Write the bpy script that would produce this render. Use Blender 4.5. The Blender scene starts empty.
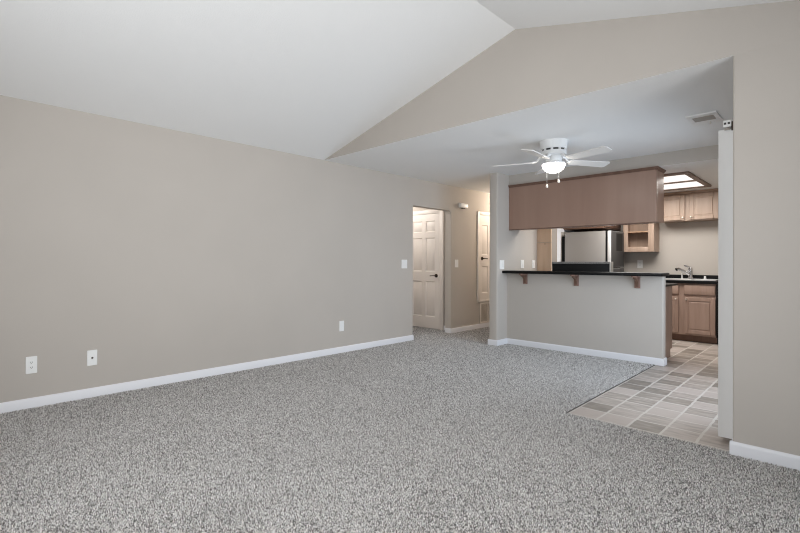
import bpy, bmesh, math, random
from mathutils import Matrix, Vector

random.seed(7)
C = bpy.context.scene.collection
PI = math.pi

# ------------------------------------------------------------------ camera, world, exposure, daylight
YAW, PITCH, ROLL = 0.7686, 0.0028, 0.0031
EYE = 1.165
cam_d = bpy.data.cameras.new('camera')
cam_d.sensor_width = 36.0
cam_d.lens = 36.0 * 455.9 / 800.0
cam_d.shift_y = -5.044 / 800.0
cam_d.clip_start = 0.02
cam = bpy.data.objects.new('camera', cam_d)
C.objects.link(cam)
cam.location = (0, 0, EYE)
cam.rotation_euler = (Matrix.Rotation(YAW, 4, 'Z') @ Matrix.Rotation(PI / 2 + PITCH, 4, 'X') @ Matrix.Rotation(ROLL, 4, 'Z')).to_euler()
bpy.context.scene.camera = cam

vs = bpy.context.scene.view_settings
vs.view_transform = 'Standard'
vs.look = 'None'
vs.exposure = 0.0
vs.gamma = 1.0
vs.use_curve_mapping = False
bpy.context.scene.cycles.max_bounces = 8
bpy.context.scene.cycles.diffuse_bounces = 5
bpy.context.scene.cycles.caustics_reflective = False
bpy.context.scene.cycles.caustics_refractive = False
bpy.context.scene.cycles.use_denoising = True
bpy.context.scene.cycles.pixel_filter_type = 'BLACKMAN_HARRIS'
bpy.context.scene.cycles.filter_width = 1.1
bpy.context.scene.cycles.sample_clamp_indirect = 4.0

world = bpy.data.worlds.new('sky')
bpy.context.scene.world = world
world.use_nodes = True
wn = world.node_tree.nodes
wn['Background'].inputs[0].default_value = (0.75, 0.86, 1.0, 1)
wn['Background'].inputs[1].default_value = 0.6


def area_light(name, loc, direction, sx, sy, power, col, spread=PI):
    d = bpy.data.lights.new(name, 'AREA')
    d.shape = 'RECTANGLE'
    d.size, d.size_y = sx, sy
    d.energy = power
    d.color = col
    d.spread = spread
    o = bpy.data.objects.new(name, d)
    C.objects.link(o)
    o.location = loc
    o.rotation_euler = Vector(direction).to_track_quat('-Z', 'Y').to_euler()
    return o


# daylight through the patio door of the right wall, the window behind the camera, the dining door
area_light('daylight_patio_door', (0.72, 1.75, 1.05), (-1, 0, 0.26), 2.1, 1.9, 38, (0.96, 0.98, 1.0), spread=2.0)
area_light('daylight_back_window', (-1.55, -0.68, 1.35), (0, 1, 0.10), 2.2, 1.3, 57, (0.94, 0.97, 1.0))
area_light('daylight_dining_door', (-0.40, 4.75, 1.05), (-1, 0, -0.10), 1.5, 1.9, 26, (0.72, 0.85, 1.0), spread=2.2)


def point_light(name, loc, power, col, r=0.05, parent=None):
    d = bpy.data.lights.new(name, 'POINT')
    d.energy = power
    d.color = col
    d.shadow_soft_size = r
    o = bpy.data.objects.new(name, d)
    C.objects.link(o)
    o.location = loc
    if parent:
        o.parent = parent
        o.location = Vector(loc) - world_loc(parent)
    return o


# ------------------------------------------------------------------ materials
def srgb(r, g, b):
    def f(c):
        c /= 255.0
        return c / 12.92 if c <= 0.04045 else ((c + 0.055) / 1.055) ** 2.4
    return (f(r), f(g), f(b), 1.0)


def mat(name, col, rough=0.5, metal=0.0, spec=0.5, noise=0.0, nscale=6.0, bump=0.0, bscale=200.0, emit=None, estr=0.0):
    m = bpy.data.materials.new(name)
    m.use_nodes = True
    nt = m.node_tree
    b = nt.nodes['Principled BSDF']
    b.inputs['Base Color'].default_value = col
    b.inputs['Roughness'].default_value = rough
    b.inputs['Metallic'].default_value = metal
    b.inputs['Specular IOR Level'].default_value = spec
    tc = nt.nodes.new('ShaderNodeTexCoord')
    if noise > 0:
        n = nt.nodes.new('ShaderNodeTexNoise')
        n.inputs['Scale'].default_value = nscale
        n.inputs['Detail'].default_value = 4
        nt.links.new(tc.outputs['Object'], n.inputs['Vector'])
        r = nt.nodes.new('ShaderNodeValToRGB')
        a = [max(0, c * (1 - noise)) for c in col[:3]] + [1]
        z = [min(1, c * (1 + noise)) for c in col[:3]] + [1]
        r.color_ramp.elements[0].color = a
        r.color_ramp.elements[1].color = z
        r.color_ramp.elements[0].position = 0.3
        r.color_ramp.elements[1].position = 0.7
        nt.links.new(n.outputs['Fac'], r.inputs['Fac'])
        nt.links.new(r.outputs['Color'], b.inputs['Base Color'])
    if bump > 0:
        n2 = nt.nodes.new('ShaderNodeTexNoise')
        n2.inputs['Scale'].default_value = bscale
        n2.inputs['Detail'].default_value = 3
        nt.links.new(tc.outputs['Object'], n2.inputs['Vector'])
        bp = nt.nodes.new('ShaderNodeBump')
        bp.inputs['Strength'].default_value = bump
        bp.inputs['Distance'].default_value = 0.003
        nt.links.new(n2.outputs['Fac'], bp.inputs['Height'])
        nt.links.new(bp.outputs['Normal'], b.inputs['Normal'])
    if emit:
        b.inputs['Emission Color'].default_value = emit
        b.inputs['Emission Strength'].default_value = estr
    return m


def wood_mat(name, dark, light, axis='Z', rough=0.4, scale=14.0):
    m = bpy.data.materials.new(name)
    m.use_nodes = True
    nt = m.node_tree
    b = nt.nodes['Principled BSDF']
    b.inputs['Roughness'].default_value = rough
    b.inputs['Specular IOR Level'].default_value = 0.4
    tc = nt.nodes.new('ShaderNodeTexCoord')
    mp = nt.nodes.new('ShaderNodeMapping')
    mp.inputs['Scale'].default_value = (1, 1, 0.09) if axis == 'Z' else (0.09, 1, 1)
    n = nt.nodes.new('ShaderNodeTexNoise')
    n.inputs['Scale'].default_value = scale
    n.inputs['Detail'].default_value = 6
    n.inputs['Roughness'].default_value = 0.6
    n.inputs['Distortion'].default_value = 0.4
    r = nt.nodes.new('ShaderNodeValToRGB')
    r.color_ramp.elements[0].color = dark
    r.color_ramp.elements[1].color = light
    r.color_ramp.elements[0].position = 0.32
    r.color_ramp.elements[1].position = 0.68
    nt.links.new(tc.outputs['Object'], mp.inputs['Vector'])
    nt.links.new(mp.outputs['Vector'], n.inputs['Vector'])
    nt.links.new(n.outputs['Fac'], r.inputs['Fac'])
    nt.links.new(r.outputs['Color'], b.inputs['Base Color'])
    return m


def carpet_mat():
    m = bpy.data.materials.new('carpet')
    m.use_nodes = True
    nt = m.node_tree
    L = nt.links.new
    b = nt.nodes['Principled BSDF']
    b.inputs['Roughness'].default_value = 1.0
    b.inputs['Specular IOR Level'].default_value = 0.05
    b.inputs['Sheen Weight'].default_value = 0.15
    tc = nt.nodes.new('ShaderNodeTexCoord')
    n = nt.nodes.new('ShaderNodeTexNoise')
    n.inputs['Scale'].default_value = 150
    n.inputs['Detail'].default_value = 5.0
    n.inputs['Roughness'].default_value = 0.65
    v = nt.nodes.new('ShaderNodeTexVoronoi')
    v.inputs['Scale'].default_value = 230
    n3 = nt.nodes.new('ShaderNodeTexNoise')
    n3.inputs['Scale'].default_value = 1.3
    n3.inputs['Detail'].default_value = 3
    for q in (n, v, n3):
        L(tc.outputs['Object'], q.inputs['Vector'])
    sep = nt.nodes.new('ShaderNodeSeparateColor')
    L(v.outputs['Color'], sep.inputs['Color'])
    mx = nt.nodes.new('ShaderNodeMath')
    mx.operation = 'MULTIPLY_ADD'
    mx.inputs[1].default_value = 0.34
    L(sep.outputs['Red'], mx.inputs[0])
    sc = nt.nodes.new('ShaderNodeMath')
    sc.operation = 'MULTIPLY'
    sc.inputs[1].default_value = 0.66
    L(n.outputs['Fac'], sc.inputs[0])
    L(sc.outputs[0], mx.inputs[2])
    lo = nt.nodes.new('ShaderNodeMath')
    lo.operation = 'MULTIPLY_ADD'
    lo.inputs[1].default_value = 0.16
    L(n3.outputs['Fac'], lo.inputs[0])
    L(mx.outputs[0], lo.inputs[2])
    r = nt.nodes.new('ShaderNodeValToRGB')
    e = r.color_ramp.elements
    e[0].position, e[0].color = 0.47, srgb(66, 62, 59)
    e[1].position, e[1].color = 0.68, srgb(228, 225, 223)
    k = e.new(0.57)
    k.color = srgb(152, 148, 144)
    L(lo.outputs[0], r.inputs['Fac'])
    L(r.outputs['Color'], b.inputs['Base Color'])
    bp = nt.nodes.new('ShaderNodeBump')
    bp.inputs['Strength'].default_value = 0.6
    bp.inputs['Distance'].default_value = 0.008
    L(mx.outputs[0], bp.inputs['Height'])
    L(bp.outputs['Normal'], b.inputs['Normal'])
    return m


def tile_mat(x_off, y_off, tw=0.212, th=0.211):
    m = bpy.data.materials.new('slate_tile')
    m.use_nodes = True
    nt = m.node_tree
    L = nt.links.new
    b = nt.nodes['Principled BSDF']
    b.inputs['Specular IOR Level'].default_value = 0.45
    tc = nt.nodes.new('ShaderNodeTexCoord')
    sp = nt.nodes.new('ShaderNodeSeparateXYZ')
    L(tc.outputs['Object'], sp.inputs[0])

    def math_n(op, a, bb=None, c=None):
        q = nt.nodes.new('ShaderNodeMath')
        q.operation = op
        for i, s in enumerate((a, bb, c)):
            if s is None:
                continue
            if isinstance(s, (int, float)):
                q.inputs[i].default_value = s
            else:
                L(s, q.inputs[i])
        return q.outputs[0]
    # slight waviness of the joints
    wob = nt.nodes.new('ShaderNodeTexNoise')
    wob.inputs['Scale'].default_value = 9
    L(tc.outputs['Object'], wob.inputs['Vector'])
    wv = math_n('MULTIPLY', math_n('SUBTRACT', wob.outputs['Fac'], 0.5), 0.02)
    gx = math_n('DIVIDE', math_n('ADD', math_n('SUBTRACT', sp.outputs[0], x_off), wv), tw)
    gy = math_n('DIVIDE', math_n('ADD', math_n('SUBTRACT', sp.outputs[1], y_off), wv), th)
    ix, iy = math_n('FLOOR', gx), math_n('FLOOR', gy)
    fx, fy = math_n('FRACT', gx), math_n('FRACT', gy)
    cv = nt.nodes.new('ShaderNodeCombineXYZ')
    L(ix, cv.inputs[0])
    L(iy, cv.inputs[1])
    wnz = nt.nodes.new('ShaderNodeTexWhiteNoise')
    wnz.noise_dimensions = '2D'
    L(cv.outputs[0], wnz.inputs['Vector'])
    # streaks along x, offset per tile
    mp = nt.nodes.new('ShaderNodeMapping')
    mp.inputs['Scale'].default_value = (7, 26, 1)
    addv = nt.nodes.new('ShaderNodeVectorMath')
    addv.operation = 'ADD'
    L(tc.outputs['Object'], mp.inputs['Vector'])
    L(mp.outputs[0], addv.inputs[0])
    sc = nt.nodes.new('ShaderNodeVectorMath')
    sc.operation = 'SCALE'
    sc.inputs['Scale'].default_value = 7.3
    L(cv.outputs[0], sc.inputs[0])
    L(sc.outputs[0], addv.inputs[1])
    st = nt.nodes.new('ShaderNodeTexNoise')
    st.inputs['Scale'].default_value = 1.0
    st.inputs['Detail'].default_value = 5
    L(addv.outputs[0], st.inputs['Vector'])
    fac = math_n('ADD', math_n('MULTIPLY', wnz.outputs['Value'], 0.66), math_n('MULTIPLY', st.outputs['Fac'], 1.0))
    r = nt.nodes.new('ShaderNodeValToRGB')
    e = r.color_ramp.elements
    e[0].position, e[0].color = 0.40, srgb(122, 113, 104)
    e[1].position, e[1].color = 1.15 - 0.17, srgb(186, 174, 166)
    k = e.new(0.70)
    k.color = srgb(152, 142, 132)
    L(fac, r.inputs['Fac'])
    # joints: along y wide and pale, across narrower
    dx = math_n('MULTIPLY', math_n('MINIMUM', fx, math_n('SUBTRACT', 1.0, fx)), tw)
    dy = math_n('MULTIPLY', math_n('MINIMUM', fy, math_n('SUBTRACT', 1.0, fy)), th)
    jx = math_n('MULTIPLY', math_n('LESS_THAN', dx, 0.008), 0.9)
    jy = math_n('MULTIPLY', math_n('LESS_THAN', dy, 0.008), 0.8)
    j = math_n('MAXIMUM', jx, jy)
    mix = nt.nodes.new('ShaderNodeMix')
    mix.data_type = 'RGBA'
    L(j, mix.inputs[0])
    L(r.outputs['Color'], mix.inputs[6])
    mix.inputs[7].default_value = srgb(206, 200, 192)
    L(mix.outputs[2], b.inputs['Base Color'])
    rg = math_n('MULTIPLY_ADD', st.outputs['Fac'], 0.25, 0.28)
    L(rg, b.inputs['Roughness'])
    bp = nt.nodes.new('ShaderNodeBump')
    bp.inputs['Strength'].default_value = 0.35
    bp.inputs['Distance'].default_value = 0.004
    L(math_n('SUBTRACT', st.outputs['Fac'], math_n('MULTIPLY', j, 0.5)), bp.inputs['Height'])
    L(bp.outputs['Normal'], b.inputs['Normal'])
    return m


M = {}
M['wall'] = mat('greige_paint', srgb(190, 183, 175), 0.85, spec=0.2, noise=0.02, nscale=1.5, bump=0.12, bscale=140)
M['ceil'] = mat('white_ceiling_paint', srgb(236, 236, 235), 0.95, spec=0.1, bump=0.35, bscale=120)
M['trim'] = mat('white_trim_paint', srgb(233, 233, 236), 0.4)
M['door'] = mat('cream_door_paint', srgb(230, 223, 217), 0.45)
M['plate'] = mat('white_plastic', srgb(238, 238, 236), 0.35)
M['slot'] = mat('dark_slot', srgb(60, 58, 56), 0.6)
M['carpet'] = carpet_mat()
M['tile'] = tile_mat(-1.528, 3.484)
M['maple'] = wood_mat('pickled_maple', srgb(159, 136, 119), srgb(176, 153, 136))
M['maple_low'] = wood_mat('base_cabinet_maple', srgb(146, 122, 109), srgb(163, 139, 126))
M['maple_x'] = wood_mat('pickled_maple_rail', srgb(159, 136, 119), srgb(176, 153, 136), axis='X')
M['maple_light'] = wood_mat('bare_maple', srgb(206, 176, 148), srgb(220, 192, 166))
M['panel'] = wood_mat('brown_veneer', srgb(149, 120, 105), srgb(160, 131, 115), rough=0.32, scale=3.5)
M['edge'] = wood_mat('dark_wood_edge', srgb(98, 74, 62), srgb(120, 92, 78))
M['frame'] = wood_mat('grey_wood_frame', srgb(112, 94, 84), srgb(136, 116, 104), axis='X')
M['inside'] = wood_mat('cabinet_lining', srgb(160, 128, 104), srgb(186, 155, 128))
M['black'] = mat('black_laminate', srgb(11, 11, 12), 0.4, spec=0.2, noise=0.2, nscale=60)
M['black_matt'] = mat('black_enamel', srgb(14, 14, 15), 0.5, spec=0.25)
M['dark'] = mat('dark_cabinet', srgb(24, 22, 21), 0.7)
M['steel'] = mat('brushed_steel', srgb(188, 186, 182), 0.38, metal=0.85, bump=0.05, bscale=300)
M['fridge'] = mat('silver_grey_enamel', srgb(158, 154, 150), 0.42, metal=0.35)
M['taupe'] = mat('taupe_sheet', srgb(142, 134, 126), 0.6)
M['cap'] = mat('grey_speckled_cap', srgb(128, 126, 123), 0.45, metal=0.3, noise=0.35, nscale=90)
M['fridge_front'] = mat('dark_fridge_front', srgb(66, 64, 63), 0.5, spec=0.3)
M['fridge_edge'] = mat('pale_door_edge', srgb(225, 224, 222), 0.4)
M['chrome'] = mat('chrome', srgb(215, 215, 217), 0.12, metal=1.0)
M['sink'] = mat('sink_steel', srgb(208, 206, 204), 0.28, metal=0.6)
M['bronze'] = mat('dark_bronze', srgb(66, 56, 50), 0.35, metal=0.8)
M['knob'] = mat('pale_nickel', srgb(214, 204, 192), 0.3, metal=0.6)
M['fan'] = mat('white_fan_enamel', srgb(232, 232, 231), 0.35)
M['blade'] = mat('white_blade', srgb(226, 223, 219), 0.5)
M['bowl'] = mat('frosted_glass_bowl', srgb(250, 250, 246), 0.4, emit=(1.0, 0.95, 0.87, 1), estr=13.0)
M['diffuser'] = mat('light_diffuser', srgb(250, 250, 248), 0.5, emit=(1.0, 0.97, 0.92, 1), estr=0.95)
M['dome'] = mat('lit_dome', srgb(250, 246, 236), 0.4, emit=(1.0, 0.86, 0.66, 1), estr=4.0)
M['grille'] = mat('white_grille', srgb(224, 218, 210), 0.5)
M['grille_dark'] = mat('grille_shade', srgb(168, 161, 153), 0.8)
M['pulls'] = mat('pull_wood', srgb(240, 232, 220), 0.4)
M['vane'] = mat('pvc_vane', srgb(230, 229, 227), 0.55)
M['corbel'] = wood_mat('corbel_wood', srgb(112, 84, 74), srgb(150, 120, 108))
M['glass'] = mat('window_glass', srgb(235, 242, 245), 0.05)


# ------------------------------------------------------------------ building helpers
def world_loc(o):
    v = Vector((0, 0, 0))
    while o:
        v += Vector(o.location)
        o = o.parent
    return v


class MB:
    """Collects shapes in world space; build() links them as ONE mesh object."""

    def __init__(self, frame=None):
        self.bm = bmesh.new()
        self.f = frame or Matrix.Identity(4)

    def _add(self, verts, faces, bevel=0.0, seg=2, edges=None, smooth=False):
        t = bmesh.new()
        vv = [t.verts.new(v) for v in verts]
        for f in faces:
            try:
                fc = t.faces.new([vv[i] for i in f])
                fc.smooth = smooth
            except ValueError:
                pass
        bmesh.ops.recalc_face_normals(t, faces=t.faces)
        if bevel > 0:
            es = [e for e in t.edges if edges is None or edges(e)]
            bmesh.ops.bevel(t, geom=es, offset=bevel, segments=seg, affect='EDGES', profile=0.5, clamp_overlap=True)
        t.transform(self.f)
        if self.f.determinant() < 0:
            bmesh.ops.reverse_faces(t, faces=t.faces)
        me = bpy.data.meshes.new('tmp')
        t.to_mesh(me)
        t.free()
        self.bm.from_mesh(me)
        bpy.data.meshes.remove(me)
        return self

    def box(self, x0, x1, y0, y1, z0, z1, bevel=0.0, seg=2, edges=None):
        v = [(x, y, z) for x in (x0, x1) for y in (y0, y1) for z in (z0, z1)]
        f = [(0, 1, 3, 2), (4, 6, 7, 5), (0, 4, 5, 1), (2, 3, 7, 6), (0, 2, 6, 4), (1, 5, 7, 3)]
        return self._add(v, f, bevel, seg, edges)

    def prism(self, pts, axis, a0, a1, bevel=0.0, seg=2, edges=None, smooth=False):
        """pts: 2D outline; axis: extruded axis."""
        n = len(pts)

        def mk(p, a):
            if axis == 'x':
                return (a, p[0], p[1])
            if axis == 'y':
                return (p[0], a, p[1])
            return (p[0], p[1], a)
        v = [mk(p, a0) for p in pts] + [mk(p, a1) for p in pts]
        f = [tuple(range(n)), tuple(range(2 * n - 1, n - 1, -1))]
        f += [(i, (i + 1) % n, n + (i + 1) % n, n + i) for i in range(n)]
        return self._add(v, f, bevel, seg, edges, smooth)

    def lathe(self, prof, cx, cy, cz, n=40, axis='z', smooth=True):
        """prof: list of (radius, height) from one end to the other."""
        v, f = [], []
        m = len(prof)
        for r, h in prof:
            for i in range(n):
                a = 2 * PI * i / n
                p = (max(r, 1e-5) * math.cos(a), max(r, 1e-5) * math.sin(a), h)
                if axis == 'x':
                    p = (p[2], p[0], p[1])
                elif axis == 'y':
                    p = (p[0], p[2], p[1])
                v.append((p[0] + cx, p[1] + cy, p[2] + cz))
        for k in range(m - 1):
            for i in range(n):
                j = (i + 1) % n
                f.append((k * n + i, k * n + j, (k + 1) * n + j, (k + 1) * n + i))
        f.append(tuple(range(n)))
        f.append(tuple(range((m - 1) * n, m * n)))
        return self._add(v, f, smooth=smooth)

    def tube(self, pts, r, n=12, rs=None):
        pts = [Vector(p) for p in pts]
        v, f = [], []
        up = Vector((0.123, 0.21, 0.97))
        for k, p in enumerate(pts):
            t = (pts[min(k + 1, len(pts) - 1)] - pts[max(k - 1, 0)]).normalized()
            a = t.cross(up)
            if a.length < 0.05:
                a = t.cross(Vector((1, 0, 0)))
            a.normalize()
            b = t.cross(a).normalized()
            rr = rs[k] if rs else r
            for i in range(n):
                q = p + a * rr * math.cos(2 * PI * i / n) + b * rr * math.sin(2 * PI * i / n)
                v.append(tuple(q))
        for k in range(len(pts) - 1):
            for i in range(n):
                j = (i + 1) % n
                f.append((k * n + i, k * n + j, (k + 1) * n + j, (k + 1) * n + i))
        f.append(tuple(range(n)))
        f.append(tuple(range((len(pts) - 1) * n, len(pts) * n)))
        return self._add(v, f, smooth=True)

    def build(self, name, m, parent=None, mats=None, pick=None, autosmooth=True):
        me = bpy.data.meshes.new(name)
        if parent:
            off = world_loc(parent)
            bmesh.ops.translate(self.bm, verts=self.bm.verts, vec=-off)
        self.bm.to_mesh(me)
        self.bm.free()
        me.materials.append(m)
        for x in (mats or []):
            me.materials.append(x)
        if pick:
            for p in me.polygons:
                p.material_index = pick(p)
        if autosmooth:
            bpy_smooth(me)
        o = bpy.data.objects.new(name, me)
        C.objects.link(o)
        if parent:
            o.parent = parent
        return o


def bpy_smooth(me):
    # smooth shading with sharp edges above 35 degrees
    bm = bmesh.new()
    bm.from_mesh(me)
    for e in bm.edges:
        if len(e.link_faces) == 2:
            e.smooth = e.calc_face_angle(0) < math.radians(38)
        else:
            e.smooth = False
    for f in bm.faces:
        f.smooth = True
    bm.to_mesh(me)
    bm.free()


def struct(o, label=None, cat=None):
    o['kind'] = 'structure'
    if label:
        o['label'] = label
    if cat:
        o['category'] = cat
    return o


def thing(name, label, cat, loc=(0, 0, 0), group=None, kind=None):
    o = bpy.data.objects.new(name, None)
    o.empty_display_size = 0.1
    C.objects.link(o)
    o.location = loc
    return tag(o, label, cat, group, kind)


def tag(o, label, cat, group=None, kind=None):
    o['label'] = label
    o['category'] = cat
    if group:
        o['group'] = group
    if kind:
        o['kind'] = kind
    return o


def dup(root, loc, label=None):
    r = root.copy()
    C.objects.link(r)
    r.location = loc
    if label:
        r['label'] = label
    for ch in list(root.children):
        c = ch.copy()
        C.objects.link(c)
        c.parent = r
        for g in list(ch.children):
            d = g.copy()
            C.objects.link(d)
            d.parent = c
    return r


def face_frame(origin, facing):
    """Local (a, d, w): a to the right as seen from in front, d outwards, w up."""
    o = Vector(origin)
    ad = {'-y': (1, 0, 0), '+x': (0, 1, 0), '+y': (-1, 0, 0), '-x': (0, -1, 0)}[facing]
    nd = {'-y': (0, -1, 0), '+x': (1, 0, 0), '+y': (0, 1, 0), '-x': (-1, 0, 0)}[facing]
    m = Matrix.Identity(4)
    for i in range(3):
        m[i][0], m[i][1], m[i][2], m[i][3] = ad[i], nd[i], (0, 0, 1)[i], o[i]
    return m


def pt(fr, a, d, w):
    return tuple(fr @ Vector((a, d, w)))


def rounded_rect(x0, x1, z0, z1, r, n=5):
    pts = []
    for cx, cz, a0 in ((x1 - r, z0 + r, -PI / 2), (x1 - r, z1 - r, 0), (x0 + r, z1 - r, PI / 2), (x0 + r, z0 + r, PI)):
        for i in range(n + 1):
            a = a0 + PI / 2 * i / n
            pts.append((cx + r * math.cos(a), cz + r * math.sin(a)))
    return pts


# ------------------------------------------------------------------ dimensions
XL = -4.627           # left wall
XJ = -0.476           # right jamb of the dining opening
XR = 0.67             # right wall of the living room
XRIDGE = -1.967
ZC, ZR = 2.44, 3.13
YB, YH = -0.62, 3.42  # wall behind the camera, gable wall
WT = 0.12
XKL = -3.467           # kitchen left wall
YP = 5.545             # stub of the hall wall
YHW = 5.811            # half wall front
YK = 8.49             # kitchen far wall
ZK = 2.29             # dropped kitchen ceiling
YEND = 9.4
YT = 3.447            # front edge of the tile
D0, D1, DZ, DR = 5.06, 6.0, 2.03, 0.075   # opening in the left wall
slope = (ZR - ZC) / (XRIDGE - XL)

# ------------------------------------------------------------------ setting
# floors
b = MB()
b.box(-6.3, XR + WT, YB - WT, YT, -0.06, 0)
b.box(-6.3, -1.535, YT, YHW + 0.1, -0.06, 0)
b.box(-6.3, -3.5, YHW + 0.1, YEND + 0.1, -0.06, 0)
struct(b.build('floor', M['carpet']))
b = MB()
b.box(-1.535, XJ + 0.2, YT, YHW + 0.1, -0.06, -0.004)
b.box(-3.5, XJ + 0.2, YHW + 0.1, YEND + 0.1, -0.06, -0.004)
struct(b.build('floor_kitchen', M['tile']))
# the tufted pile of the carpet, as short strands standing on the carpet
def pile_mat():
    m = bpy.data.materials.new('carpet_yarn')
    m.use_nodes = True
    nt = m.node_tree
    b = nt.nodes['Principled BSDF']
    b.inputs['Roughness'].default_value = 1.0
    b.inputs['Specular IOR Level'].default_value = 0.02
    hi = nt.nodes.new('ShaderNodeHairInfo')
    r = nt.nodes.new('ShaderNodeValToRGB')
    e = r.color_ramp.elements
    e[0].position, e[0].color = 0.0, PILE[0]
    e[1].position, e[1].color = 1.0, PILE[2]
    k = e.new(0.42)
    k.color = PILE[1]
    nt.links.new(hi.outputs['Random'], r.inputs['Fac'])
    nt.links.new(r.outputs['Color'], b.inputs['Base Color'])
    return m


PILE = (srgb(70, 66, 63), srgb(198, 194, 190), srgb(252, 249, 246))
YARN = pile_mat()


def make_pile(polys, count, label):
    me = bpy.data.meshes.new('carpet_pile')
    tb = bmesh.new()
    for poly in polys:
        tb.faces.new([tb.verts.new((x, y, 0.0005)) for x, y in poly])
    bmesh.ops.triangulate(tb, faces=tb.faces)
    bmesh.ops.subdivide_edges(tb, edges=tb.edges, cuts=7, use_grid_fill=True)
    tb.to_mesh(me)
    tb.free()
    me.materials.append(M['carpet'])
    me.materials.append(YARN)
    o = bpy.data.objects.new('carpet_pile', me)
    C.objects.link(o)
    tag(o, label, 'carpet', kind='stuff')
    o.modifiers.new('pile', 'PARTICLE_SYSTEM')
    ps = o.particle_systems[0].settings
    ps.type = 'HAIR'
    ps.count = count
    ps.hair_length = 0.0075
    ps.hair_step = 2
    ps.render_step = 1
    ps.display_step = 1
    ps.emit_from = 'FACE'
    ps.distribution = 'RAND'
    ps.use_even_distribution = True
    ps.material = 2
    ps.root_radius = 1.0
    ps.tip_radius = 0.7
    ps.radius_scale = 0.0037
    ps.use_close_tip = False
    return o


XW, XP, YG = XL + 0.016, XKL - 0.148, YH - 0.016
make_pile([[(XW, 0.2), (-0.9, 0.2), (-0.35, 0.9), (0.1, YG), (XJ - 0.016, YG), (XJ - 0.016, YT - 0.002), (XW, YT - 0.002)],
           [(XW, YT - 0.002), (-1.538, YT - 0.002), (-1.538, YHW - 0.016), (XKL + 0.016, YHW - 0.016), (XKL + 0.016, YP - 0.016), (XW, YP - 0.016)],
           [(XW, YP - 0.016), (XP, YP - 0.016), (XP, 7.6), (XW, 7.6)]],
          420000, 'grey speckled carpet pile covering the living room and hall floor')
make_pile([[(XL - 0.9, D0 + 0.016), (XW, D0 + 0.016), (XW, D1 - 0.016), (XL - WT - 0.01, D1 - 0.016), (XL - WT - 0.01, 6.18), (XL - 0.9, 6.18)]],
          17000, 'grey speckled carpet pile in front of the cream panel door through the left opening')

# thin dark metal edge between carpet and tile
b = MB()
b.box(-1.5365, -1.5335, YT, YHW - 0.012, -0.01, 0.003)
struct(b.build('trim_1', M['bronze']))

# left wall with an opening whose top corners are rounded


def doorway_outline(y0, y1, ztop):
    pts = [(y0, 0), (D0, 0)]
    for r, cy, a0 in ((0.02, D0 + 0.02, PI), (DR, D1 - DR, PI / 2)):
        for i in range(0, 9):
            a = a0 - PI / 2 * i / 8
            pts.append((cy + r * math.cos(a), DZ - r + r * math.sin(a)))
    pts += [(D1, 0), (y1, 0), (y1, ztop), (y0, ztop)]
    return pts


b = MB()
b.prism(doorway_outline(YB - WT, YEND + 0.1, ZC), 'x', XL - WT, XL)
struct(b.build('wall_left', M['wall']))

# gable wall above the opening, and the wall right of the opening in the same plane
b = MB()
pts = [(XR + WT, ZC), (XR + WT, ZC - WT * slope + 0.05), (XRIDGE, ZR + 0.05), (XL, ZC + 0.05), (XL, ZC)]
b.prism(pts, 'y', YH, YH + WT)
struct(b.build('wall_far', M['wall'], mats=[M['ceil']], pick=lambda p: 1 if p.normal.z < -0.9 else 0))
b = MB()
b.box(XJ, XR + WT, YH, YH + WT, -0.05, ZC, bevel=0.012, seg=3,
      edges=lambda e: all(abs(v.co.x - XJ) < 1e-4 for v in e.verts) and abs(e.verts[0].co.z - e.verts[1].co.z) > 1)
struct(b.build('wall_far_right', M['wall']))

# vaulted ceiling
b = MB()
t = 0.1
b.prism([(XL - WT, ZC - WT * slope), (XRIDGE, ZR), (XRIDGE, ZR + t), (XL - WT, ZC + t)], 'y', YB - WT, YH + 0.06)
b.prism([(XRIDGE, ZR), (XR + WT, ZC - WT * slope), (XR + WT, ZC + t), (XRIDGE, ZR + t)], 'y', YB - WT, YH + 0.06)
struct(b.build('ceiling', M['ceil']))

# flat ceiling of dining corner and hall
b = MB()
b.box(XL, XJ + 0.2, YH + WT, 5.87, ZC, ZC + 0.08)
b.box(XL, XKL - 0.06, 5.87, YEND, ZC, ZC + 0.08)
struct(b.build('ceiling_dining', M['ceil']))
# dropped kitchen ceiling; its front is the header above the peninsula cabinet
b = MB()
b.box(XKL, XJ + 0.1, 5.87, YEND, ZK, ZC + 0.06)
struct(b.build('ceiling_kitchen', M['wall'], mats=[M['ceil']], pick=lambda p: 1 if p.normal.z < -0.9 else 0))

# wall between hall and kitchen, rounded end corners
b = MB()
b.box(XKL - 0.13, XKL, YP, YEND, 0, ZC + 0.02, bevel=0.014, seg=3,
      edges=lambda e: all(abs(v.co.y - YP) < 1e-4 for v in e.verts) and abs(e.verts[0].co.z - e.verts[1].co.z) > 1)
struct(b.build('wall_hall', M['wall']))
# half wall
b = MB()
b.box(XKL, -1.453, YHW, YHW + 0.115, 0, 1.018, bevel=0.016, seg=3,
      edges=lambda e: all(abs(v.co.x + 1.453) < 1e-4 for v in e.verts) and abs(e.verts[0].co.z - e.verts[1].co.z) > 0.5)
struct(b.build('wall_peninsula', M['wall']))

# kitchen far wall with the recess behind the refrigerator
b = MB()
b.box(XKL, XJ + WT, YK, YK + 0.12, 0, ZK)
b.box(XKL, -3.236, 6.735, 6.922, 0, ZK)
struct(b.build('wall_kitchen', M['wall']))

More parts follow.
